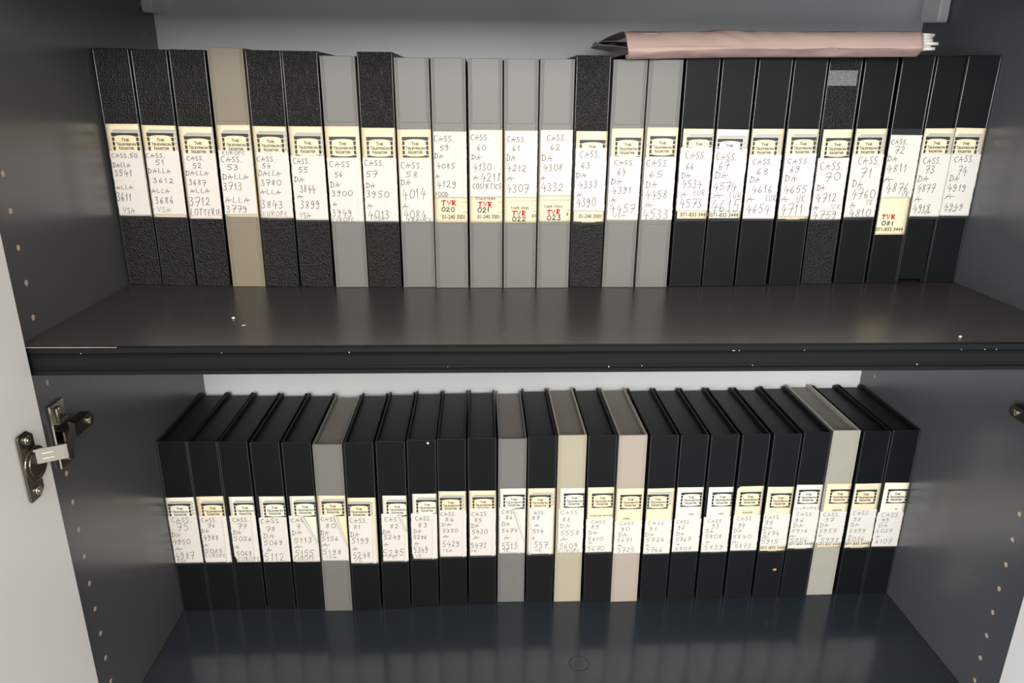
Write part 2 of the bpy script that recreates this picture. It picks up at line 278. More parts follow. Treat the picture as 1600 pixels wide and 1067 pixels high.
# ------------------------------------------------------------------ cassette cases: data in millimetres on each spine
# number, cover, x, y of the spine, row (1 shelf, 0 cabinet floor), lean, width, height, printed label, slip (left, right, bottom, top), emblem, writing
CASES = [
 (50,'L',0.0208,0.1559,1,0.00363,0.0367,0.2537,[-16.8,19.8,78.6,178.0],[-17.2,17.9,79.8,149.7],[-12.4,168.8,1],
  'h,CASS.50,-15.1,142.9,27.5,4.3;h,DALLA,-15.5,132.5,18.6,4.9;h,3541,-15,123.2,18.7,6.5;h,ALLA,-15.4,108.9,17.9,3.9;h,3611,-16.7,96.1,15.6,8.4;h,VSA,-12.3,82.5,13.1,5.7'),
 (51,'L',0.06,0.1529,1,0.00731,0.0367,0.2528,[-18.2,19.7,77.7,176.9],[-17.7,18.5,80.8,150.6],[-13.6,169.2,1],
  'h,CASS.,-17.1,143.3,20.5,4.3;h,51,-7.9,135.3,9.9,5.7;h,DALLA,-17.5,126.7,24.2,4.8;h,3612,-13.1,116.4,22.4,4.8;h,ALLA,-15.9,105.4,19.1,4.7;h,3686,-13.9,93.7,20.5,7.3;f,VSA,-13.3,84,15.3,5.3'),
 (52,'L',0.0999,0.1499,1,0.00802,0.0367,0.2528,[-18.4,19.7,77.4,176.1],[-16.5,18.3,77.4,148.6],[-13.3,166.3,1],
  'h,CASS.,-12.7,141,18.6,4.4;h,52,-7.3,132.7,9.9,5.4;h,DALLA,-16.6,125,24.5,4.9;h,3687,-13.7,114.6,18.9,5.8;h,ALLA,-13.1,105.8,20.6,5;h,3712,-16.1,92.3,23.1,9.2;h,LOTTERIE,-17.1,81.1,34.2,7.3'),
 (53,'T',0.1407,0.1468,1,0.00538,0.0367,0.255,[-16.7,18.0,79.9,178.2],[-18.1,17.6,82.3,152.0],[-12.6,169.6,1],
  'f,EUROPE,-13.8,147.5,24.6,3.5;h,CASS.,-15.7,139.8,23.1,5.7;h,53,-9.9,131.3,12,5.1;h,DALLA,-16.2,121.4,27.9,5.7;h,3713,-16.7,110,20.8,7.5;h,ALLA,-16,96.3,27,5.7;h,3779,-15.8,85.7,23,6.6'),
 (54,'L',0.1792,0.1467,1,0.00627,0.0367,0.253,[-18.5,18.1,78.7,177.2],[-16.5,18.8,79.2,150.0],[-14.0,168.9,1],
  'h,CASS.,-16.7,140.4,20,5.1;h,54,-10.6,133.4,8.7,4.9;h,DALLA,-16.3,125.1,24,5.8;h,3780,-14,114.8,22.1,5.8;h,ALLA,-15.3,105.2,22.2,5.2;h,3843,-17.2,90.5,23.9,8.2;f,EUROPE,-14.9,81.5,27.2,5.1'),
 (55,'L',0.2186,0.1451,1,0.00028,0.0367,0.2527,[-17.3,19.6,77.2,177.5],[-18.1,19.7,77.2,147.2],[-12.7,167.6,1],
  'h,CASS.,-15.6,138.7,18.5,5.6;h,55,-10.4,129.4,10.6,5.5;h,DA,-16,119,10.5,5.8;h,3844,-10.4,108,16.7,7.6;h,A,-14.5,100.8,7.2,4.6;h,3899,-11.8,90.2,21.9,8.3;h,VSA,-13,79.6,11.9,6'),
 (56,'G',0.2585,0.1435,1,-0.00397,0.0367,0.2485,[-18.4,18.5,75.6,178.0],[-19.0,18.0,75.6,145.1],[-14.2,167.3,2],
  'h,CASS,-15.6,135.5,22,5.7;h,56,-10.8,124.6,9.1,5.8;h,DA,-16.3,113.6,10.5,5.8;h,3900,-15.3,104.2,22.7,5.8;h,A,-15.2,92.9,4.7,4.8;h,3949,-16.3,82,21.9,7.3;f,EUROPE,-17.4,76,24.8,4.4'),
 (57,'L',0.2965,0.1434,1,-0.00047,0.0367,0.2527,[-18.7,18.7,76.1,176.7],[-19.2,19.5,76.1,145.7],[-13.1,167.3,2],
  'h,CASS.,-16.4,137,22.1,5.7;h,57,-14.9,125.2,12.8,6.1;h,DA,-15.8,113.1,9.8,6.1;h,3950,-16.1,103.1,25.5,6.6;h,A,-15.4,91.4,6.1,6;h,4013,-15,79.4,23.7,9.1;f,VSA,-9.1,77.4,12.7,4.7'),
 (58,'G',0.3358,0.1432,1,-0.00612,0.0367,0.2477,[-18.0,18.4,75.8,175.4],[-17.5,17.7,75.8,145.0],[-13.2,167.7,2],
  'h,CASS.,-15.6,134.7,24,6.4;h,58,-10.3,125.1,13.5,5.8;h,DA,-16.2,116.4,10.5,6.1;h,4014,-14.8,102.2,25.6,10.5;h,A,-15.3,91,6.2,5.3;h,4084,-14.5,79.6,25,9.4;f,FRANCE,-10,76.2,26.5,4'),
 (59,'G',0.3735,0.1402,1,-0.0032,0.0367,0.2478,[-17.3,19.8,75.8,173.8],[-17.3,19.4,102.8,173.1],[],
  'h,CASS.,-17.3,163.4,22,5.7;h,59,-10.3,154.3,10,5;h,DA,-16.8,145.4,9.4,5.3;h,4085,-14.4,135,19.9,5.4;h,A,-15.8,124.3,4.3,4.9;h,4129,-15,114.3,22.1,7;h,FOOD,-16.6,104.4,14.3,5;l, ,12.2,98.6,5.8,0.3;l, ,12.9,87.3,5.3,0.3;r,TVR,-9.9,94.6,15.7,5.3;k,020,-10.4,88,14.9,4.9;p,01-240 3501,-9.9,79.5,25.4,5'),
 (60,'G',0.4124,0.1401,1,-0.00328,0.0367,0.2476,[-17.5,18.4,75.9,175.7],[-17.5,17.4,103.6,175.3],[],
  'h,CASS.,-16,165.1,20.1,5.9;h,60,-9.3,154.6,10,5.7;h,DA,-15.3,144.7,10.2,5.1;h,4130,-13.4,132.9,19.7,7.1;h,A,-13.1,123.2,4.9,4.3;h,4211,-5.3,121.3,21.4,9.1;h,COSMETICS,-14.3,113.2,31.8,5.5;p,TOILETRIES,-11.8,100.9,22.4,2.6;l, ,12.8,98.5,4.9,0.3;l, ,13.5,87.3,4.3,0.3;r,TVR,-8.5,93,15.4,5.3;k,021,-9.2,87.3,13.6,5.1;p,01-240 3501,-9.6,80.1,25.1,4.6'),
 (61,'G',0.4507,0.1399,1,-0.00419,0.0367,0.2475,[-17.1,19.2,75.8,175.3],[-16.9,19.2,103.2,174.8],[],
  'h,CASS.,-15.1,163.5,21.5,5.5;h,61,-8.7,153.9,8.6,5.4;h,DA,-15.7,143.2,10.1,7.3;h,4212,-15.4,132.5,22.2,7.1;h,A,-14.7,121.8,7.9,5.6;h,4307,-15.1,109.7,24.8,7.9;l, ,-10.6,100,28.7,0.3;p,TAPE ONE,-10.6,90.8,20.1,2.8;r,TVR,-9.2,83.5,15.7,5.4;k,022,-8.8,77.5,15.4,5;p,01,13,81.6,4.7,3.8;l, ,13.6,88.5,5,0.3'),
 (62,'G',0.489,0.1398,1,-0.00507,0.0367,0.2479,[-16.8,19.2,77.0,176.3],[-16.8,19.3,105.3,175.9],[],
  'h,CASS.,-9.7,165,21.2,5.9;h,62,-5.5,154.9,10.5,6.6;h,DA,-15.3,143.7,12,6.1;h,4308,-13,133.4,21.4,6.7;h,A,-15.8,123,5.7,5.2;h,4332,-14.7,111.5,23.8,8.3;l, ,-12.1,101.2,29.5,0.3;p,TAPE TWO,-11.7,92.4,21,2.9;r,TVR,-8,85.3,14.4,5;k,023,-8.3,79,16.2,5.4;p,1,13.9,83.6,1.6,3.5;l, ,13,90,4.5,0.3'),
 (63,'L',0.5271,0.1425,1,-0.00358,0.0367,0.2519,[-16.0,19.2,75.8,175.1],[-16.5,20.2,88.4,157.5],[-12.2,166.0,2],
  'h,CASS.,-11.2,147.5,22.9,7;h,63,-9.5,136.2,10.1,6.2;h,DA,-14.7,125.8,11.8,5;h,4333,-11.7,115,21.2,6.8;h,A,-13.3,104.4,6.1,4.6;h,4390,-12.9,94,21.7,9.1;p,01-240 3501,-10.1,80.6,25.6,4.5'),
 (64,'G',0.5654,0.1424,1,0.00103,0.0367,0.2482,[-16.4,19.8,78.0,178.3],[-17.1,19.9,78.7,148.5],[-12.1,168.7,2],
  'h,CASS.,-11.8,139.8,23,4.8;h,64,-7.6,129,9,6.9;h,DA,-14.7,118.9,12.6,6.2;h,4391,-12.7,108.6,21.6,6.9;h,A,-13.5,98.6,7,5.7;h,4457,-13.7,87.5,28.1,8.9;f,USA,-9.9,82.1,14.2,4.5'),
 (65,'G',0.6045,0.1422,1,-0.00358,0.0367,0.2487,[-16.0,19.2,78.8,179.6],[-16.9,21.5,78.8,148.1],[-12.5,170.6,2],
  'h,CASS,-14.6,138.4,22.4,7.1;h,65,-10.7,126.6,15.8,6.9;h,DA,-14,115.2,13.5,7.1;h,4458,-13.2,103.2,24.7,8.9;h,A,-13.9,93,9.5,6.2;h,4533,-15.1,80.6,29.1,10.2'),
 (66,'B',0.6454,0.145,1,-0.00543,0.0367,0.2532,[-15.8,19.8,79.1,178.4],[-17.8,21.1,88.4,158.7],[-11.7,169.6,1],
  'h,CASS.,-11.7,146.5,23.8,7.4;h,66,-9.8,135.1,9.1,6.5;h,DA,-14.5,125.6,10.8,6.2;h,4534,-12.7,115.3,22.6,8.2;h,A,-12.8,104.9,6.2,5.1;f,EUR,0.8,106.2,13,6.1;h,4573,-13.6,93.2,25.2,9.4;p,071-833 3444,-12.3,82.3,31.8,4.8'),
 (67,'B',0.6844,0.1463,1,-0.00237,0.0367,0.2538,[-18.6,19.1,79.5,178.0],[-19.9,19.8,87.7,157.3],[-16.3,168.1,1],
  'h,CASS.,-16,145.3,23.4,7;h,67,-11.9,135.1,12.2,8.1;h,DA,-15.9,125.6,15,6.9;h,4574,-15.5,112,26.1,8.7;h,A,-15,103,10.7,5.9;f,EUR,3.3,103.3,13.1,6;h,4615,-16.3,88.3,32.3,12.9;p,071-833 3444,-16.7,81.8,32.6,4.9'),
 (68,'B',0.7247,0.1492,1,-0.00171,0.0367,0.2541,[-19.5,18.4,79.5,178.8],[-18.8,19.4,79.5,151.1],[-16.2,169.5,1],
  'h,CASS.,-13.5,140.6,23,5.6;h,68,-7.8,129.8,13.5,6.6;h,DA,-14.5,120.5,11.7,6.7;h,4616,-11.2,109.1,24.5,8.5;h,A,-15.8,99.2,9.3,5.4;f,EUR,5.9,99.7,11.8,6.8;h,4654,-14.8,86,27.2,9.2'),
 (69,'B',0.7668,0.152,1,-0.01056,0.0367,0.2547,[-17.3,19.0,78.2,178.8],[-17.8,19.9,81.4,152.5],[-12.4,170.1,1],
  'h,CASS.,-13.7,141.4,25.5,5.5;h,69,-9.7,131.8,11.3,6.6;h,DA,-14.7,121.8,13.9,6.7;h,4655,-13.8,108.9,26.5,8.1;h,A,-16.1,99.1,8.8,5.5;f,UK,1.8,97.6,9.5,8.2;h,4711,-15.1,84.7,26,11.6'),
 (70,'L',0.8072,0.1564,1,-0.0105,0.0367,0.2554,[-15.2,18.3,77.6,178.5],[-17.8,18.9,77.6,147.5],[-11.4,169.2,2],
  'h,CASS.,-13.9,134.6,26.7,8;h,70,-6.6,122.1,18.2,8.5;h,DA,-14.6,111.3,9.5,6.1;h,4712,-13.8,98.2,24,8.9;h,A,-15.4,88.9,6.4,5;f,VK,4.8,89.2,12.3,6.2;h,4759,-15,79.1,28.5,8.4'),
 (71,'B',0.849,0.1594,1,-0.0132,0.0367,0.256,[-19.1,19.5,79.0,179.4],[-18.8,20.2,80.0,151.9],[-15.3,170.0,1],
  'h,CASS.,-10.8,140.1,25.6,8.7;h,71,-6.5,126,14.4,10.1;h,DA,-13.9,114.5,12.7,8.2;h,4760,-12.5,102.1,27.8,10.3;h,A,-12.5,91.1,5.7,5.8;f,VK,5.6,94,7.8,6.7;h,4810,-12.1,80.6,25.2,9.1'),
 (72,'B',0.8905,0.1623,1,-0.00835,0.0367,0.2569,[-18.1,20.5,59.0,148.2],[-18.2,19.2,101.8,172.7],[],
  'h,CASS.,-16.7,162.6,19.8,5.5;h,72,-10.7,152.2,11.5,7.7;h,DA,-17.6,143.5,11.8,5.8;h,4811,-16.8,132,23.8,8.4;h,A,-17.5,120.9,9.6,6;h,4876,-13.6,108.8,26.4,10.7;f,VK,6,103.2,8.6,5.5;r,TVR,-13,77.4,15.9,4.9;k,081,-12.1,70.3,14.8,5;p,071-833 3444,-18.2,63.2,33.1,4.4'),
 (73,'B',0.9276,0.1628,1,0,0.0362,0.2566,[-19.4,18.2,79.7,180.2],[-17.5,21.7,80.5,152.7],[-15.4,171.3,1],
  'h,CASS.,-13.2,141.4,20.8,6.7;h,73,-9.3,131.1,11.8,7.6;h,DA,-16,121.1,12.8,6.4;h,4877,-14,108.9,20.8,8.6;h,A,-14.9,98.2,7.9,6.4;h,4918,-14.8,85.5,20.7,9.5;f,VSA,-4.4,83.8,11.1,2.8'),
 (74,'B',0.9646,0.1652,1,0,0.0367,0.258,[-20.2,19.8,80.3,180.8],[-17.4,20.2,81.0,152.2],[-16.5,171.0,1],
  'h,CASS.,-12.6,143,24.5,6.7;h,74,-5.6,128.8,11,9.5;h,DA,-13.7,121.4,11.5,6.6;h,4919,-13.9,110.1,22.8,7.6;h,A,-15.2,101.1,11.6,6.3;h,4949,-13.3,88.5,22.8,7;f,VSA,-12.6,85.2,14.6,3.2'),
 (75,'B',0.0191,0.1594,0,0,0.0367,0.255,[-18.9,18.9,76.8,175.7],[-18.4,19.6,77.2,148.6],[-16.0,166.7,1],
  'h,CASS.,-14.3,139.7,26.2,6.8;h,75,-8.9,126.7,15.9,11;h,DA,-16.8,117.3,10.6,6.8;h,4950,-16.9,106.6,22.7,7;h,A,-15.5,96.6,9,5.9;h,4987,-16.5,83.6,24.5,10.2;f,VSA,-15,79.3,11.5,3.9'),
 (76,'B',0.0564,0.1596,0,0,0.0367,0.2545,[-16.2,21.8,76.3,176.6],[-16.5,24.6,77.1,147.8],[-11.6,166.5,1],
  'h,CASS.,-13.6,139,19.9,6.2;h,76,-7,130.7,10.4,5.8;h,DA,-15.5,122.9,9.7,5.5;h,4988,-14.2,111.7,19.7,7.1;h,A,-15,101.8,5,5.7;h,5025,-14.7,92.5,23.2,5.3;f,EUROPE,-15,85.2,26.8,5.7'),
 (77,'B',0.0937,0.1603,0,2e-05,0.0367,0.2533,[-12.9,20.3,75.9,175.2],[-15.4,21.9,76.7,147.5],[-8.0,166.2,1],
  'h,CASS.,-11.5,138.5,21.1,5.6;h,77,-5.5,128.7,11.4,6.6;h,DA,-12.8,119.4,10.7,6;h,5026,-12.9,109.4,23.6,6.7;h,A,-12.5,97.8,5,5.3;h,5068,-12.1,86.4,21,6.9;f,EUROPE,-10.8,79,28.6,5.7'),
 (78,'B',0.133,0.1596,0,0.00236,0.0367,0.2527,[-14.3,19.8,75.9,175.4],[-17.3,21.5,76.3,144.9],[-9.6,166.3,1],
  'h,CASS,-14.8,136.4,23.4,6.3;h,78,-9.3,123.8,12.5,6.6;h,DA,-14,113,14.8,7.3;h,5069,-13.6,103,24.6,6.7;h,A,-11,92.2,6.1,6.9;h,5112,-15.3,78.7,26.3,10.6'),
 (79,'B',0.172,0.1588,0,0.00464,0.0367,0.2527,[-14.3,19.2,75.7,175.8],[-17.6,20.8,76.6,146.9],[-9.7,167.2,1],
  'h,CAS,-14.8,137.9,16.1,5.5;h,7,-8.2,128.1,4.7,5.8;h,DA,-16,118.2,14,7.1;h,5113,-13.3,106.4,23.7,7.4;h,A,-13.3,97.4,9.2,5.3;h,5155,-13.6,85.9,24.6,8.1;f,EUROPE,-15.1,79.4,27,6'),
 (80,'G',0.2111,0.1531,0,0.00728,0.0367,0.2521,[-16.6,19.1,80.6,179.4],[-16.3,20.8,81.1,151.4],[-12.2,171.1,1],
  'h,CASS,-14.5,142.1,19.8,5.3;h,80,-9.1,131.8,13.4,6.3;h,DA,-16.1,121.3,10,7.1;h,5156,-15.1,112.5,22.3,6.4;h,A,-15.4,103.8,9.9,5.6;h,5198,-15.1,91.3,25.2,7.6;f,VSA,-12.8,84.8,15.7,4.4'),
 (81,'B',0.2499,0.1532,0,0.00771,0.0367,0.2547,[-18.6,19.2,75.8,175.7],[-18.1,16.1,76.5,148.7],[-17.8,166.6,1],
  'h,CASS.,-16,138.9,22.8,6.7;h,81,-12.1,129.5,9.8,6.8;h,DA,-16.4,117.8,10.8,7.4;h,5199,-15.2,107.7,22.7,7.5;h,A,-14.8,96.5,6.8,5.9;h,5248,-14.5,85.1,23.3,8.6;f,VK,-13.4,79.1,11.4,5.5'),
 (82,'B',0.2896,0.1553,0,0.00636,0.0367,0.2549,[-12.8,19.3,76.6,176.8],[-15.6,19.4,77.1,150.3],[-8.2,167.7,1],
  'h,CAS,-11.3,138.9,16.2,5.8;h,82,-4.7,128.3,11.7,6.3;h,DA,-14.1,120,9.9,6.4;h,5249,-13.1,111.9,22.5,6.4;h,A,-13.5,101.2,6.2,5.1;h,5295,-15.1,86.1,27.5,9.7;f,VK,-10.9,82,13.8,4.9'),
 (83,'B',0.3281,0.1581,0,0.00708,0.0367,0.2549,[-13.2,19.0,77.9,177.4],[-16.0,19.2,78.4,148.5],[-8.5,168.5,1],
  'h,CASS.,-10.2,138,21.4,6.3;h,83,-6.8,127.7,12.7,6.3;h,DA,-12.8,119,10.7,5.6;h,5296,-13,109.8,17.9,5.5;h,A,-12.6,100.2,6.9,5.5;h,5349,-13.3,88.7,19.1,8.8;f,VK,-11.7,80.9,9,5.2'),
 (84,'B',0.3671,0.1603,0,0.00312,0.0367,0.2547,[-18.1,19.3,78.9,179.2],[-17.3,19.1,79.4,151.4],[-16.0,169.8,1],
  'h,CASS.,-15.7,143.1,20.8,5;h,84,-9.8,134.4,11.8,5.9;h,DA,-14.3,127.3,12.6,4.5;h,5350,-12.9,117.6,20.1,5.1;h,A,-13,109.3,8.3,3.9;h,5429,-13.8,95.8,23.2,8.6;f,VSA,-14,87.2,13.1,4.3'),
 (85,'B',0.4068,0.1611,0,-0.00012,0.0367,0.2548,[-16.8,18.9,78.8,179.1],[-17.0,18.1,79.5,152.9],[-12.8,169.5,1],
  'h,CASS,-14,141.6,19.8,5.8;h,85,-10.3,132.4,10.1,5.6;h,DA,-14.5,123.7,9.7,5.9;h,5430,-13.7,114.5,20.8,6.4;h,A,-11.9,105.5,7.6,5.8;h,5473,-15.2,92.4,20.9,7.5;f,VK,-15.6,85.3,8.4,4.4'),
 (86,'G',0.446,0.1647,0,0.00032,0.0367,0.2517,[-15.9,19.3,79.6,179.5],[-16.9,17.3,80.2,150.9],[-11.5,170.7,2],
  'h,CASS,-13.3,142.2,18.9,5.6;h,86,-8.1,133.4,10.1,5.3;h,DA,-13.2,123.4,11.1,6.1;h,5474,-13.1,113.3,20.9,5.7;h,A,-10.2,101.7,7.3,6.8;h,5513,-12.7,87.2,20.4,10.2;f,VK,-11.2,83.1,8.5,4.9'),
 (87,'S',0.4852,0.1634,0,-0.00274,0.0367,0.2556,[-18.5,19.2,78.1,180.0],[-16.7,16.9,79.0,150.3],[-15.6,170.2,1],
  'h,ASS.,-9.6,141.6,15.2,4.8;h,87,-11.6,132.9,9.7,5.6;h,A,-7.9,122.4,6.3,4.8;h,514,-10.5,111.9,14.7,6.5;h,A,-11.1,102.2,3.5,4.9;h,557,-7.8,89.7,18.1,9;f,VK,-7.2,82.4,9.2,5'),
 (88,'Y',0.5245,0.1631,0,-0.00576,0.0367,0.2567,[-13.9,19.4,79.2,179.9],[-15.9,20.5,79.7,149.8],[-9.3,172.4,2],
  'h,CASS,-12.6,140.7,22.7,5.7;h,88,-10,129.6,11.2,6.4;h,DA,-13,119.9,13.6,6.5;h,5558,-12.3,108.4,25.9,7;h,A,-11.5,99.3,8.5,6.1;h,5609,-13.2,87.1,25.1,8.2;f,EUROPE,-14.1,81,29.1,5'),
 (89,'S',0.5652,0.1619,0,-0.01397,0.0367,0.2569,[-16.9,19.6,80.9,181.3],[-18.2,18.1,81.5,134.1],[-11.5,172.4,2],
  'p,EUROPE (EXUK),-12.7,136.9,30,2.9;h,CASS.,-11,126.8,21.4,4.8;h,89,-11.2,118.9,11.2,6;h,DA,-14.7,110.1,12.2,5.7;h,5610,-14.8,100.2,20.6,5.2;h,A,-14.2,94.7,4.7,4.9;h,5670,-14.6,84,22.4,7.1'),
 (90,'P',0.6036,0.1608,0,-0.01023,0.0367,0.257,[-17.2,19.2,79.2,179.9],[-18.8,19.0,79.3,130.9],[-13.0,170.6,2],
  'p,USA,-7.7,132.9,9.5,2.9;h,CASS.,-11.5,124.5,21.8,5.2;h,90,-9.4,115.7,11.7,5.7;h,DA,-12.8,106.8,12,6.2;h,5671,-13.8,97.7,20.3,6.6;h,A,-13,90.5,7.1,4.6;h,5725,-13,82,23.5,7'),
 (91,'S',0.6448,0.1623,0,-0.01047,0.0367,0.2558,[-19.7,19.2,77.4,178.4],[-21.7,17.8,77.5,130.1],[-17.3,169.5,1],
  'h,CASS,-14.2,122.9,21.9,5.2;h,91,-12.6,114,11.6,5.7;h,DA,-17.1,105.2,11.8,5.7;h,5726,-15.5,97,25.7,5.9;h,A,-15.8,89.6,5.7,4.1;h,5766,-14.8,80.2,23.2,7.5'),
 (92,'S',0.6845,0.1644,0,-0.00863,0.0367,0.2548,[-17.2,18.0,78.4,178.2],[-18.9,20.8,78.5,130.4],[-12.1,170.6,2],
  'p,USA,0.5,136,7.4,2.7;h,CASS.,-14.1,123.3,18.2,5.4;h,92,-12.7,114.4,10,5.7;h,DA,-14.1,104.3,11.2,5.6;h,5767,-14.2,95.4,20.8,5.8;h,A,-12.2,88.9,4.3,3.3;h,5807,-13.8,81.2,22.3,5'),
 (93,'S',0.7247,0.1641,0,-0.01083,0.0367,0.255,[-15.1,20.2,76.9,178.1],[-19.4,20.1,77.5,132.9],[-9.9,170.5,2],
  'p,USA,0.9,136.3,7.5,2.7;h,CASS.,-12.7,124.4,21.8,4.9;h,93,-6.5,115.4,10.3,6.9;h,DA,-13.7,108.2,10.5,5.8;h,5808,-13.9,99.3,23.3,6;h,A,-12.6,91.3,6.2,4.7;h,5839,-13.9,82,26,7'),
 (94,'S',0.7652,0.1643,0,-0.00839,0.0367,0.2549,[-18.0,19.3,78.6,178.7],[-21.9,19.2,78.8,134.4],[-13.1,170.3,2],
  'p,EUROPE,-6.9,137.3,13.4,2.6;h,CASS,-13.7,126.9,20,5.4;h,94,-11.1,115.5,10,7.7;h,DA,-16.1,107.9,11.5,6.1;h,5840,-16.6,98.5,25.7,5.5;h,A,-16.8,90.4,8,4.7;h,5873,-11.7,82.8,21.8,6.7'),
 (95,'S',0.8056,0.1648,0,-0.00317,0.0367,0.2547,[-17.5,19.9,76.3,177.0],[-22.4,19.8,84.4,135.5],[-12.5,167.3,2],
  'h,CASS,-16.5,128.3,19.4,4.9;h,95,-14.7,119.4,10.8,5.7;h,DA,-16.6,111.2,13.4,5.4;h,5874,-15.5,102,22.2,6.6;h,A,-16.3,96.9,8.7,5;h,5915,-16.9,89.1,24,6.7;p,071-833 3444,-16.6,80.3,35.7,3.4'),
 (96,'S',0.8445,0.1647,0,-0.00049,0.0367,0.2566,[-19.5,18.1,79.6,179.6],[-20.0,21.3,89.8,141.3],[-14.3,172.4,2],
  'f,EUROPE,-14.7,142.5,28.7,3.2;h,CASS,-13,132.5,21.3,4.9;h,96,-13.7,122.8,13.3,5.2;h,DA,-14.8,114.3,13.9,5.6;h,5916,-16.2,106.3,23.2,5;h,A,-17.6,98.2,8.3,4.7;h,5956,-15.6,91.4,24.1,5.8;p,071-833 3444,-16.8,85.6,33.3,3.5'),
 (97,'Y2',0.8845,0.1673,0,-0.00251,0.0367,0.2577,[-14.9,21.2,79.1,179.1],[-21.8,20.8,86.6,136.7],[-9.3,170.6,2],
  'p,EUROPE,-2,137.1,12.6,2.6;h,CASS.,-13.8,129.4,23.5,5.4;h,97,-10,120.7,12.3,5.4;h,DA,-16.1,112.6,12.1,5.5;h,5957,-15.8,103.5,24.4,5.7;h,A,-16.2,96.6,4.7,4.5;h,5998,-11.7,87.9,26.4,7.2;p,071-833 3444,-13.9,82.9,30.9,2.9'),
 (98,'B',0.9268,0.1679,0,-0.00589,0.0367,0.2561,[-19.5,19.9,77.4,178.5],[-21.1,20.3,87.4,138.9],[-15.1,169.3,2],
  'h,CASS,-14.4,130.5,21.2,6.1;h,98,-12.4,120.7,10.9,6.1;h,DA,-14.7,112.5,11.4,5.6;h,5999,-15.4,102.8,23.5,5.3;h,A,-15.2,95.5,4.7,3.9;h,6036,-15.5,89.4,23.6,5.9;p,071-833 3444,-17.3,82.1,33.3,4.4'),
 (99,'B',0.9646,0.1682,0,0,0.0367,0.2569,[-15.7,19.8,78.8,179.0],[-19.5,22.1,78.9,134.0],[-10.0,169.2,2],
  'p,UK,4.6,137.3,3.9,2.1;h,CASS,-12.3,126.3,23,6.6;h,99,-10.7,117.6,10.7,6.1;h,DA,-13.4,110.5,12.8,5;h,6037,-15.1,101.5,22.6,5.3;h,A,-14.1,93.3,5.9,4;h,6107,-13.5,84.2,23.3,6.8'),
]

FOLD = {79: (.52, .60), 80: (.62, .68), 82: (.74, .40), 86: (.62, .72)}
CREASE = {76: .86, 77: .84, 81: .93, 82: .9, 83: .84, 84: .88, 85: .9, 86: .8, 87: .9, 59: .93, 60: .93, 56: .9}
LOOK = {'B': 'smooth black', 'L': 'grained black', 'S': 'speckled black', 'G': 'grey', 'T': 'tan', 'Y': 'cream', 'P': 'beige', 'Y2': 'stone coloured'}
DEPTH = .1655
ORD = 'first second third fourth fifth sixth seventh eighth ninth tenth eleventh twelfth thirteenth'.split()

def shell(bm, code, w, h, n):
    D = DEPTH; t = .0022; hw = w/2; yb = -.0
    rc = .009
    prof = [(.0006, 0), (D-rc, 0)] + [(D-rc+rc*math.cos(R(a)), rc+rc*math.sin(R(a))) for a in (-60, -30, 0)] + [(D, h-rc)] + [(D-rc+rc*math.cos(R(a)), h-rc+rc*math.sin(R(a))) for a in (30, 60, 90)] + [(.0006, h)]
    for x0 in (-hw, hw-t): prism(bm, prof, 'x', x0, x0+t, bev=.0005)
    low = .0045 if n == 73 else 0
    if code in ('G', 'T', 'Y', 'P', 'Y2'):
        box(bm, -hw+.0005, hw-.0005, .0008, .0030, .0004, h-.0004)                      # spine set back
        e = .0021
        for s in (-1, 1):                                                              # hinge strips
            xa = s*(hw-e/2); box(bm, xa-e/2, xa+e/2, 0, .003, 0, h, bev=.0005)
        x = hw-e-.0006; x2 = x-.0011
        box(bm, -x, x, .0003, .0022, .0, h, bev=.0003)
        for z0, z1 in ((.0, .0742), (.1818, h)):                                       # panels above and below the label window
            box(bm, -x2, x2, -.0001, .002, z0+.0003, z1, bev=.0004)
    else:
        box(bm, -hw+.0002, hw-.0002 if not low else hw-.004, 0, .0025, low, h, bev=.0007, seg=2)
        if low: box(bm, hw-.006, hw-.0002, .0002, .0025, 0, .012, bev=.0006)

def sheet(bm, outline_fn, nu, nv, surf):
    grid = []
    for j in range(nv+1):
        row = []
        for i in range(nu+1):
            u, v = outline_fn(i/nu, j/nv); row.append(bm.verts.new((u/1000, -surf(u, v)/1000, v/1000)))
        grid.append(row)
    for j in range(nv):
        for i in range(nu): bm.faces.new((grid[j][i], grid[j][i+1], grid[j+1][i+1], grid[j+1][i]))
    return grid

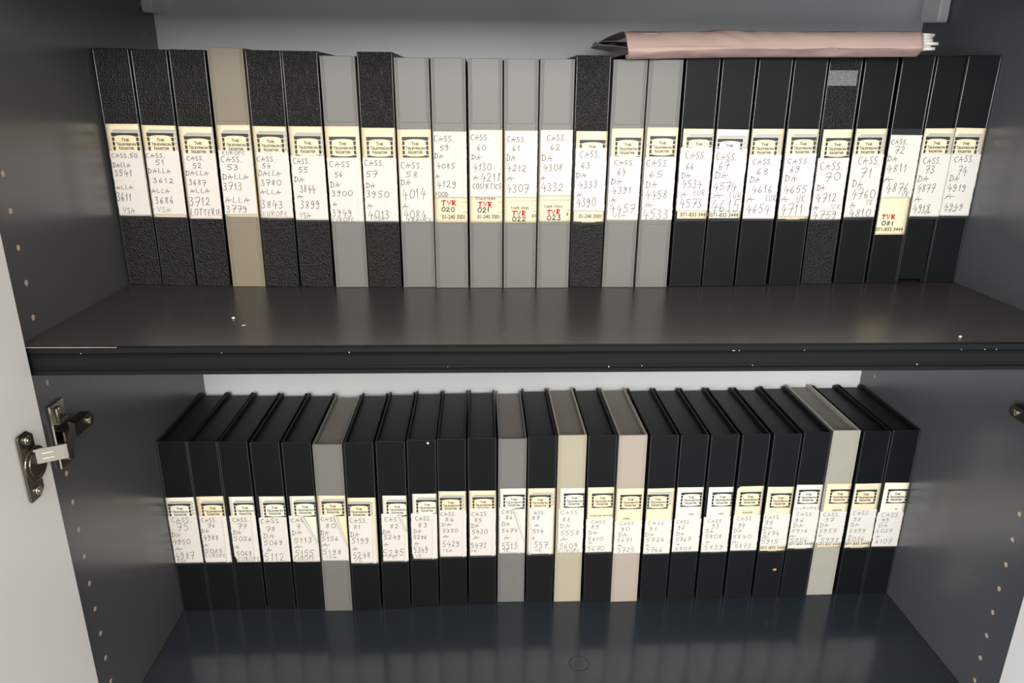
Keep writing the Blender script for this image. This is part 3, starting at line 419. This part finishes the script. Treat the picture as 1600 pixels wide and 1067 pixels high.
def build_case(rec):
    n, code, x, y, rowi, lean, w, h, B, S, LG, TX = rec
    rnd = random.Random(n*17+3); z0 = SHELF if rowi else 0
    first = [t.split(',') for t in TX.split(';')]; hand = [t[1] for t in first if t[0] == 'h' and t[1].isdigit() and len(t[1]) > 2]
    k = n-50 if rowi else n-75
    place = ORD[k]+' from the left panel' if k < 13 else ORD[24-k]+' from the right panel'
    where = 'on the middle shelf' if rowi else 'on the cabinet floor'
    lab = f'{LOOK[code]} cassette case, {place} {where}, slip CASS {n}'
    if n == 79: lab = f'{LOOK[code]} cassette case, {place} {where}, slip corner folded'
    if n == 50 or n == 75: lab = f'{LOOK[code]} cassette case, against the left panel {where}, slip CASS {n}'
    if n == 74 or n == 99: lab = f'{LOOK[code]} cassette case, against the right panel {where}, slip CASS {n}'
    root = empty('cassette_case', (x, y, z0), (0, lean, 0), lab, 'cassette case', 'cassette cases in a row '+where)
    bm = bmesh.new(); shell(bm, code, w, h, n); obj('cover', bm, MT[code], root)
    hw = w/2
    if code in 'BLS':
        for s in (-1, 1):
            bm = bmesh.new(); xa = s*(hw-.0007); box(bm, xa-.0009, xa+.0009, -.0004, .0022, 0.0004, h-.0004, bev=.0008, seg=3); obj('hinge_edge', bm, M_EDGE, root, True)
    bm = bmesh.new()
    box(bm, -hw+.0018, hw-.0018, .0022, DEPTH-.004, .005, h-.0065, bev=.001)
    obj('tray', bm, M_TRAY if code in 'BLS' else M_TRAYG, root)
    # printed label
    b0, b1, bz0, bz1 = B; b0 = max(b0, -w*500+.2); b1 = min(b1, w*500-.1)
    pale = n in (67, 75, 77, 78, 79, 82, 83, 86, 88, 92, 93, 96, 99)
    bm = bmesh.new(); k0 = .35; bul = rnd.uniform(.0, .25)
    sb = lambda u, v: k0+bul*math.sin(max(0, min(1, (u-b0)/(b1-b0)))*math.pi)
    tilt = rnd.uniform(-.5, .5)
    cut = 4.0 if n == 94 else 0
    def ob(a, b):
        u = b0+(b1-b0)*a; v = bz0+(bz1-bz0)*b
        if b > .999: v += tilt*(a-.5)
        if cut and b > .99 and a < .01: u += cut
        if cut and b > .9 and a < .01: u += cut*.1
        return u, v
    sheet(bm, ob, 6, 24, sb); bm.normal_update(); e = bmesh.ops.solidify(bm, geom=list(bm.faces), thickness=.00012)
    pl = obj('printed_label', bm, M_CREAM2 if pale else M_CREAM, root, True, 'cream printed paper label')
    if LG:
        eb = bmesh.new(); eb.from_mesh(EMB[LG[2]])
        for px_, no in (((b1-.15-LG[0])/1000, (1, 0, 0)), ((b0+.15-LG[0])/1000, (-1, 0, 0))):      # the print is trimmed with the paper
            bmesh.ops.bisect_plane(eb, geom=eb.verts[:]+eb.edges[:]+eb.faces[:], plane_co=(px_, 0, 0), plane_no=no, clear_outer=True)
        em = bpy.data.meshes.new('television_emblem'); eb.to_mesh(em); eb.free(); em.materials.append(M_LOGO); em.materials.append(M_LOGOG)
        lo = bpy.data.objects.new('television_emblem', em); col.objects.link(lo); lo.parent = pl
        lo.location = (LG[0]/1000, -(k0+bul+.22)/1000, LG[1]/1000)
        lo['label'] = 'printed television emblem'
    prints = [t for t in first if t[0] in 'prkl' and not (t[0] == 'k' and False)]
    if prints:
        bm = bmesh.new()
        for c, s, px, py, pw, ph in prints:
            px, py, pw, ph = map(float, (px, py, pw, ph)); d = k0+bul+.22
            if py > S[2]-.3 and py+ph > S[2]+1 and n not in (89, 90, 92, 93, 94, 97, 99): d += .5
            if c == 'p': typeset(bm, s, px, py, pw, ph, d, 0)
            elif c == 'l': ribbon(bm, [(px, py), (px+pw, py)], .35, lambda u, v: d, 0)
            else:
                for l in strokes(s, px, py, pw, ph, rnd): ribbon(bm, l, 1.35 if c == 'r' else 1.0, lambda u, v: d+.06, 1 if c == 'r' else 2)
        obj('printed_number' if any(t[0] == 'p' and t[1][0] == '0' for t in prints) else 'stamped_word', bm, [M_PRINT, M_RED, M_BLACKPEN], pl)
    # handwritten slip
    s0, s1, sz0, sz1 = S; s0 = max(s0, -w*500-.05); s1 = min(s1, w*500+.2)
    jl = [rnd.uniform(.0, .45) for _ in range(30)]; jr = [rnd.uniform(-.6, .0) for _ in range(30)]
    fold = FOLD.get(n); cr = CREASE.get(n); amp = rnd.uniform(.15, .5); tl = rnd.uniform(-.6, .6); lowr = n >= 75 and n < 88
    if lowr: amp += .3
    base = k0+bul+.30
    def ss(u, v):
        a = (u-s0)/(s1-s0); b = (v-sz0)/(sz1-sz0); d = base
        d += amp*(max(0, a-.75)/.25)**2*(.4+.6*math.sin(b*5+n)**2)
        d += .35*amp*max(0, noise.noise(Vector((a*2.2, b*3.5, n*1.7))))
        if cr: d += (1.3 if lowr else .7)*math.exp(-((a-cr-.05*(b-.5))/.035)**2)*(1-.4*b)
        return d
    def os_(a, b):
        j = min(29, int(b*24)); u0 = s0+jl[j]; u1 = s1+jr[j]; v = sz0+(sz1-sz0)*b
        if n == 77 and b < .14: u0 += 4*(1-b/.14)                                   # torn lower corner
        if n == 83 and b < .14: u0 += 2.5*(1-b/.14)
        if n in (78, 80, 83, 99) and b > .97: u0 += 1.2; u1 -= 1.0
        if fold and b > 1-fold[1]: u1 = s1-(s1-s0)*(1-fold[0])*(b-(1-fold[1]))/fold[1]
        if b > .999: v += tl*(a-.5)
        return u0+(u1-u0)*a, v
    bm = bmesh.new(); sheet(bm, os_, 30, 30, ss)
    if fold:                                                                           # the corner rolled back on itself
        v0 = sz1; v1 = sz1-(sz1-sz0)*fold[1]; u0 = s0+(s1-s0)*fold[0]; prev = None
        for k in range(13):
            t = k/12; u = u0+(s1-u0)*t; v = v0+(v1-v0)*t; wd = 6.0*(1-t)**.6+.9; ring = []
            for a in (0, 40, 80, 120, 160, 200):
                r = wd*.42; ring.append(bm.verts.new(((u-r*math.sin(R(a))*1.0-.15)/1000, -(ss(u, v)+.1+r*.7*(1-math.cos(R(a))))/1000, (v-.35*r*math.sin(R(a)))/1000)))
            if prev:
                for i in range(5): bm.faces.new((prev[i], prev[i+1], ring[i+1], ring[i]))
            prev = ring
    if n == 87:                                                                        # left edge rolled over the first letters
        prev = None
        for k in range(13):
            v = sz0+(sz1-sz0)*k/12; ring = []
            for a in (0, 50, 100, 150, 190):
                r = 1.7-.5*k/12; ring.append(bm.verts.new(((s0+2.4-r*math.cos(R(a))*1.4)/1000, -(base+.2+r*.8*math.sin(R(a)))/1000, v/1000)))
            if prev:
                for i in range(4): bm.faces.new((prev[i], prev[i+1], ring[i+1], ring[i]))
            prev = ring
    bm.normal_update(); bmesh.ops.solidify(bm, geom=list(bm.faces), thickness=.0001)
    sl = obj('handwritten_slip', bm, M_SLIP, root, True, 'white paper slip with handwriting')
    bm = bmesh.new()
    for c, s, px, py, pw, ph in first:
        if c not in 'hf': continue
        px, py, pw, ph = map(float, (px, py, pw, ph)); px = max(px, s0+.6); pw = min(pw, s1-.5-px)
        for l in strokes(s, px, py, pw, ph, rnd): ribbon(bm, l, .56 if n < 88 else .46, lambda u, v: ss(u, v)+.24, 0 if c == 'h' else 1)
    hw_ = obj('handwriting', bm, [M_INK, M_FAINT], sl, 'keep')
    # strip of the clear label pocket below the paper
    if code in 'BLS' and n not in (52, 72, 77, 78, 79):
        bm = bmesh.new(); box(bm, -hw+.0012, hw-.0012, -.0005, .0004, bz0/1000-.0024, bz0/1000+.0010, bev=.0002)
        obj('label_pocket', bm, M_SLEEVE, root)
    if n == 72:
        bm = bmesh.new(); box(bm, -hw+.001, hw-.001, -.0004, .0004, .1700, .1795, bev=.0002); obj('label_pocket', bm, M_SLEEVE, root)
    if n == 70:
        bm = bmesh.new(); box(bm, -hw+.001, hw-.004, -.0006, .0004, .2245, .2405, bev=.0002); obj('tape_patch', bm, M_TAPE, root, label='shiny grained tape patch')
    if n == 83:
        bm = bmesh.new(); cyl(bm, (.0085, -.0004, h-.0045), (0, 1, 0), .0014, .0006, 16); bmesh.ops.scale(bm, vec=(1, 1, 1.0), verts=bm.verts)
        obj('round_sticker', bm, M_CRUMB, root, label='tiny white oval sticker')
    if n == 95:
        bm = bmesh.new(); prism(bm, [(.005, .0452), (.008, .0446), (.0105, .0455), (.0095, .0475), (.0062, .0474)], 'y', -.0006, .0002); obj('orange_fleck', bm, M_ORANGE, root)
        bm = bmesh.new(); box(bm, -hw+.0006, hw-.002, -.0005, .0003, .012, .037, bev=.0002); obj('label_pocket', bm, mat('dark_smooth_patch', (19, 21, 24), .35, spec=.25), root)
    return root

# ------------------------------------------------------------------ the cabinet
cab = empty('cabinet', (0, 0, 0), label='dark grey laminate cabinet with pale doors standing open around the cassette cases', cat='cabinet')
T = .018; ZT = .800; ZB = -.25
def disc(bm, x, y, z, s, r, rnd):
    poly(bm, [(x, y+r*(1+rnd.uniform(-.12, .12))*math.cos(R(a)), z+r*1.1*(1+rnd.uniform(-.15, .15))*math.sin(R(a))) for a in range(0, 360, 30)], 1)
rnd = random.Random(5)
for s, x0, x1, xf, py, pz, nm in ((1, -T, 0, .00012, -.0268, .0587, 'left'), (-1, W, W+T, W-.00012, -.0198, .0241, 'right')):
    bm = bmesh.new(); box(bm, x0, x1, FRONT, BACK+.008, ZB, 1.0, bev=.0006)
    for k in range(-5, 28):
        z = pz+.032*k
        if not .425 < z < .46: disc(bm, xf, py+rnd.uniform(-.0006, .0006), z, s, .0026, rnd)
        zz = .2807+.0324*(k-7)
        if abs(zz-.2807) < .005 or zz > .7: disc(bm, xf, .2975, zz, s, .0024, rnd)
    obj('side_panel', bm, [M_SIDE, M_HOLE], cab, label=f'dark grey side panel with a column of pin holes')
bm = bmesh.new(); box(bm, 0, W, BACK, BACK+.006, ZB, 1.0); obj('back_panel', bm, M_BACKP, cab, label='pale back panel')
bm = bmesh.new(); box(bm, 0.0006, W-.0006, FRONT+.002, BACK-.0005, -.022, 0, bev=.0008); obj('bottom_panel', bm, M_FLOOR, cab, label='glossy dark blue grey bottom panel')
bm = bmesh.new(); box(bm, .0006, W-.0006, FRONT+.001, FRONT+.018, .771, ZT-.0002, bev=.0008); obj('shade_rail', bm, M_SIDE, cab)  # unseen rail, added to shade the top of the upper row
bm = bmesh.new(); box(bm, 0.0006, W-.0006, FRONT+.002, BACK-.0005, ZT, ZT+.025, bev=.0008); obj('top_panel', bm, M_SIDE, cab)
# grey plastic shelf supports near the back, just under the upper panel
for s in (1, -1):
    bm = bmesh.new(); X = lambda v: v if s > 0 else W-v; ys = .2985 if s > 0 else .2795; ys0 = ys-.0; ye = ys+.040; zb = .7575
    pts = [(ys0, zb+.004), (ys0+.001, zb)] + [(ye-.01+.01*math.cos(R(a)), zb+.002+.01+.01*math.sin(R(a))) for a in (-75, -50, -25, 0)] + [(ye, ZT-.0005), (ys0, ZT-.0005)]
    a, b = sorted((X(.0002), X(.0135))); prism(bm, pts, 'x', a, b, bev=.0016)
    cyl(bm, (X(.0138), ys+.016, zb+.042), (1, 0, 0), .0095, .0016, 24, bev=.0004)
    obj('shelf_support', bm, M_BRACKET, cab, label='grey plastic shelf support')

# doors, open a little past a right angle, with cup hinges on the side panels
for s in (1, -1):
    X = lambda v: v if s > 0 else W-v
    dr = empty('door_pivot', (X(.0125), FRONT-.0025, 0))
    bpy.data.objects.remove(dr)
    bm = bmesh.new(); a, b = sorted((0, -.018*s)); box(bm, a, b, -.495, 0, -.30, .96, bev=.0007)
    d = obj('door', bm, M_DOOR, cab, label='pale open cabinet door'); d.location = (X(.0125), FRONT-.0025, 0); d.rotation_euler = (0, 0, R(-1.5*s))
    # hinge: mounting wings on the side panel, arm, bent link and cup plate on the door
    zc = .357; bm = bmesh.new()
    def bx(x0, x1, y0, y1, z0, z1, bev=.0008, b_=None):
        a, b = sorted((X(x0), X(x1))); box(b_ if b_ is not None else bm, a, b, y0, y1, z0, z1, bev=bev)
    # arm: an inverted U channel running into the cabinet
    bx(.010, .0125, -.038, .012, zc-.0075, zc+.0075, .001); bx(.003, .0122, -.034, .010, zc+.0062, zc+.0075, .0004); bx(.003, .0122, -.034, .010, zc-.0075, zc-.0062, .0004)
    cyl(bm, (X(.0105), .009, zc), (1, 0, 0), .0072, .0045, 20, bev=.0008)
    hg = obj('hinge', bm, M_NICKEL_SHADE, cab, label='nickel cup hinge')
    bm = bmesh.new(); bx(.0003, .0030, -.037, -.012, zc-.033, zc+.033, .0009); bx(.003, .0075, -.034, -.030, zc+.014, zc+.030, .0008); bx(.0028, .0072, -.0335, -.0165, zc+.012, zc+.018, .001)
    obj('mounting_plate', bm, M_NICKEL, hg)
    for yy, zz in ((-.0235, zc+.025), (-.0235, zc-.025)):
        b2 = bmesh.new(); cyl(b2, (X(.0042), yy, zz), (1, 0, 0), .0036, .0028, 16, bev=.0006); obj('screw', b2, M_NICKEL, hg)
    b2 = bmesh.new(); cyl(b2, (X(.0128), .005, zc), (1, 0, 0), .0036, .0035, 16, bev=.0006); bx(.0144, .0149, 0.0043, .0057, zc-.003, zc+.003, 0, b2); obj('screw', b2, M_NICKEL, hg)
    b2 = bmesh.new()                                                                  # bent link between cup and arm
    prof = [(.0135, -.0935), (.0360, -.0815), (.0378, -.0790), (.0376, -.0760), (.0225, -.0360), (.0165, -.0330), (.0160, -.0350), (.0212, -.0375), (.0352, -.0755), (.0350, -.0785), (.0338, -.0795), (.0128, -.0912)]
    prism(b2, [(X(px), py) for px, py in prof], 'z', zc+.0025, zc+.0165, bev=.0004)
    for dz in (.0065, .0115):
        q = [(.0215, -.0896), (.0290, -.0856), (.0288, -.0852), (.0213, -.0892)]; prism(b2, [(X(px), py) for px, py in q], 'z', zc+dz-.0004, zc+dz+.0004)
    obj('link_arm', b2, M_NICKEL, hg)
    b2 = bmesh.new()
    # cup plate with rounded ends on the door face
    xd = .0127
    pts = [(-.1065, -.030), (-.1045, -.032), (-.092, -.032), (-.0850, -.026), (-.0850, -.012), (-.0850, .012), (-.0850, .026), (-.092, .032), (-.1045, .032), (-.1065, .030)]
    a, b = sorted((X(xd), X(xd+.0022))); prism(b2, [(p, zc+.0035+q) for p, q in pts], 'x', a, b, bev=.0007)
    obj('cup_plate', b2, M_NICKEL_SHADE, hg)
    b2 = bmesh.new(); cyl(b2, (X(xd+.0018), -.0900, zc+.003), (1, 0, 0), .0160, .0032, 32, bev=.001); cyl(b2, (X(xd+.0035), -.0900, zc+.003), (1, 0, 0), .0120, .0022, 28, bev=.0008); obj('hinge_cup', b2, M_NICKEL_SHADE, hg)
    for q in (.0245, -.0245):
        b2 = bmesh.new(); cyl(b2, (X(xd+.003), -.0955, zc+.0035+q), (1, 0, 0), .0042, .0022, 18, bev=.0007); cyl(b2, (X(xd+.0044), -.0955, zc+.0035+q), (1, 0, 0), .0018, .0006, 8); obj('screw', b2, M_NICKEL, hg)

# ------------------------------------------------------------------ the middle shelf
sh = empty('shelf', (0, 0, 0), label='dark brown grey laminate shelf with grooved black front edge under the upper row', cat='shelf')
zs0 = SHELF-.0262; YF = -.0617
bm = bmesh.new(); box(bm, .0006, W-.0006, YF+.004, BACK-.0008, zs0+.0003, SHELF, bev=.0005); obj('shelf_board', bm, M_SHELF, sh)
p = [(YF+.0045, SHELF), (YF+.0012, SHELF-.0002), (YF+.0002, SHELF-.0010), (YF, SHELF-.0052), (YF+.0012, SHELF-.0060), (YF+.0016, SHELF-.0070), (YF+.0006, SHELF-.0076), (YF+.0008, SHELF-.0086),
     (YF+.0016, SHELF-.0094), (YF+.0016, SHELF-.0182), (YF+.0007, SHELF-.0190), (YF+.0006, SHELF-.0198), (YF+.0018, SHELF-.0206), (YF+.0018, SHELF-.0214), (YF+.0003, SHELF-.0222), (YF+.0003, SHELF-.0254), (YF+.0012, zs0), (YF+.0045, zs0)]
bm = bmesh.new(); prism(bm, p, 'x', .0008, W-.0008); obj('edge_trim', bm, M_TRIM, sh, label='black grooved edge trim')
bm = bmesh.new(); rnd = random.Random(8); ptsT = []; ptsB = []
for k in range(14):
    xx = .002+.085*k/13; ptsT.append((xx, YF+.0006+rnd.uniform(0, .0003))); ptsB.append((xx, YF+.0006+.0011*(1-k/13)**.6+rnd.uniform(0, .0004)))
prism(bm, ptsT+ptsB[::-1], 'z', SHELF-.0003, SHELF+.0001); obj('chipped_edge', bm, M_HOLE, sh, label='pale chipped strip of bare board')
bm = bmesh.new()
for k in range(16):
    xx = rnd.uniform(.02, W-.02) if k % 3 else rnd.uniform(.6, .72); zz = SHELF-rnd.choice((.0055, .0054, .0205, .0198)); l = rnd.uniform(.0002, .0009)
    box(bm, xx, xx+l, YF-.0001, YF+.002, zz-.0003, zz+rnd.uniform(.0001, .0004))
o = obj('paint_chips', bm, M_CRUMB, sh); o['kind'] = 'stuff'

# ------------------------------------------------------------------ crumbs on the shelf
for i, (x, y, r, lab) in enumerate(((.1617, .0228, .0017, 'white crumb on the shelf below the tan case'), (.1785, .0, .0021, 'dull flat crumb on the shelf nearest its edge below the tan case'), (.8583, -.0429, .0015, 'round white crumb near the front edge at the bare end of the shelf'))):
    bm = bmesh.new(); bmesh.ops.create_icosphere(bm, subdivisions=2, radius=r)
    for v in bm.verts: v.co *= 1+.35*noise.noise(v.co*900+Vector((i*9, 0, 0))); v.co.z = v.co.z*(.55 if i != 1 else .25)
    zmin = min(v.co.z for v in bm.verts)
    for v in bm.verts: v.co.z -= zmin
    o = obj('paper_crumb', bm, M_CRUMB if i != 1 else M_LOGOG, None, True); o.location = (x, y, SHELF); tag(o, lab, 'crumb', 'crumbs on the shelf')

# ------------------------------------------------------------------ the rows of cases
for rec in CASES: build_case(rec)

# ------------------------------------------------------------------ pink folder lying on the upper row
fo = empty('document_folder', (.716, .140, .71245), (0, R(-.80), 0), 'worn pink card folder stuffed with papers, lying on top of the upper row', 'folder')
def loft(bm, prof, xs, wob, shift=None):
    prev = None
    for x in xs:
        ring = []
        for i, (y, z) in enumerate(prof):
            dx, dy, dz = wob(x, i/(len(prof)-1)); ring.append(bm.verts.new((x+dx, y+dy, z+dz)))
        if prev:
            for i in range(len(prof)-1): bm.faces.new((prev[i], prev[i+1], ring[i+1], ring[i]))
        prev = ring
xs = [-.1575+.3105*i/90 for i in range(91)]
cardp = smooth_line([(.150, .0006), (.06, .0006), (.012, .0006), (.006, -.0012), (-.0020, -.0028), (-.0120, .0012), (-.0182, .0046), (-.0190, .0056), (-.0178, .0078), (-.0140, .0150), (-.0080, .0205), (.002, .0225), (.03, .0232), (.09, .0225), (.150, .0205)])
def wobble(x, t):
    a = (x+.1575)/.32; n1 = noise.noise(Vector((x*26, t*7, 3)))*.0013+(abs(noise.noise(Vector((x*38+t*7, t*6, 7))))*.0014-.0004)*min(1, abs(t-.45)*7)
    k = 1 if t > .3 else .25
    front = math.exp(-((t-.42)/.16)**2)
    dx = (-.0085*(t-.42) if a < .06 else 0) + (.004*math.sin(t*9)*max(0, (a-.93)/.07))
    drop = -.0035*front*max(0, 1-a*2.6)
    return dx, -abs(n1)*.5*k*front+.0012*math.sin(x*21)*front, n1*k*(1 if t > .3 else 0)+drop*(1 if t < .5 else .3)
bm = bmesh.new(); loft(bm, cardp, xs, wobble); bm.normal_update(); bmesh.ops.solidify(bm, geom=list(bm.faces), thickness=.0003); obj('card_cover', bm, M_PINK, fo, True, 'pink card cover')
for k in range(6):                                                                    # papers inside, showing at the right end
    z = .0030+.0028*k; rr = random.Random(k); x1 = .164+rr.uniform(-.0015, .006); x0 = -.150+rr.uniform(-.004, .004); yf = -.0125+.0012*abs(k-2)+rr.uniform(-.001, .001)
    bm = bmesh.new(); loft(bm, [(yf+.01*i+ (0 if i else 0), 0) for i in range(16)], [x0+(x1-x0)*i/40 for i in range(41)],
        lambda x, t: (0, 0, z+.0007*noise.noise(Vector((x*30, t*4, k*5)))+(.0011*math.sin(k*2+t*30)*max(0, (x-.150)/.02))))
    bm.normal_update(); bmesh.ops.solidify(bm, geom=list(bm.faces), thickness=.0028); obj('paper_sheet', bm, M_PAPER, fo, True, 'white paper sheet')
for k in range(2):                                                                    # clear sleeves curling out of the open end
    bm = bmesh.new(); pr = [(-.012+.012*i, 0) for i in range(12)]
    loft(bm, pr, [-.188+.004*k+.06*i/20 for i in range(21)], lambda x, t: (.012*t*(1-k*.5), .004*math.sin(t*3), .006+.006*k+(.010-.009*k)*max(0, (-.150-x)/.04)*math.sin(t*2.2+.3)+.0006*noise.noise(Vector((x*80, t*6, k)))))
    bm.normal_update(); bmesh.ops.solidify(bm, geom=list(bm.faces), thickness=.0003); obj('plastic_sleeve', bm, M_PLASTIC, fo, True, 'clear grey plastic sleeve')
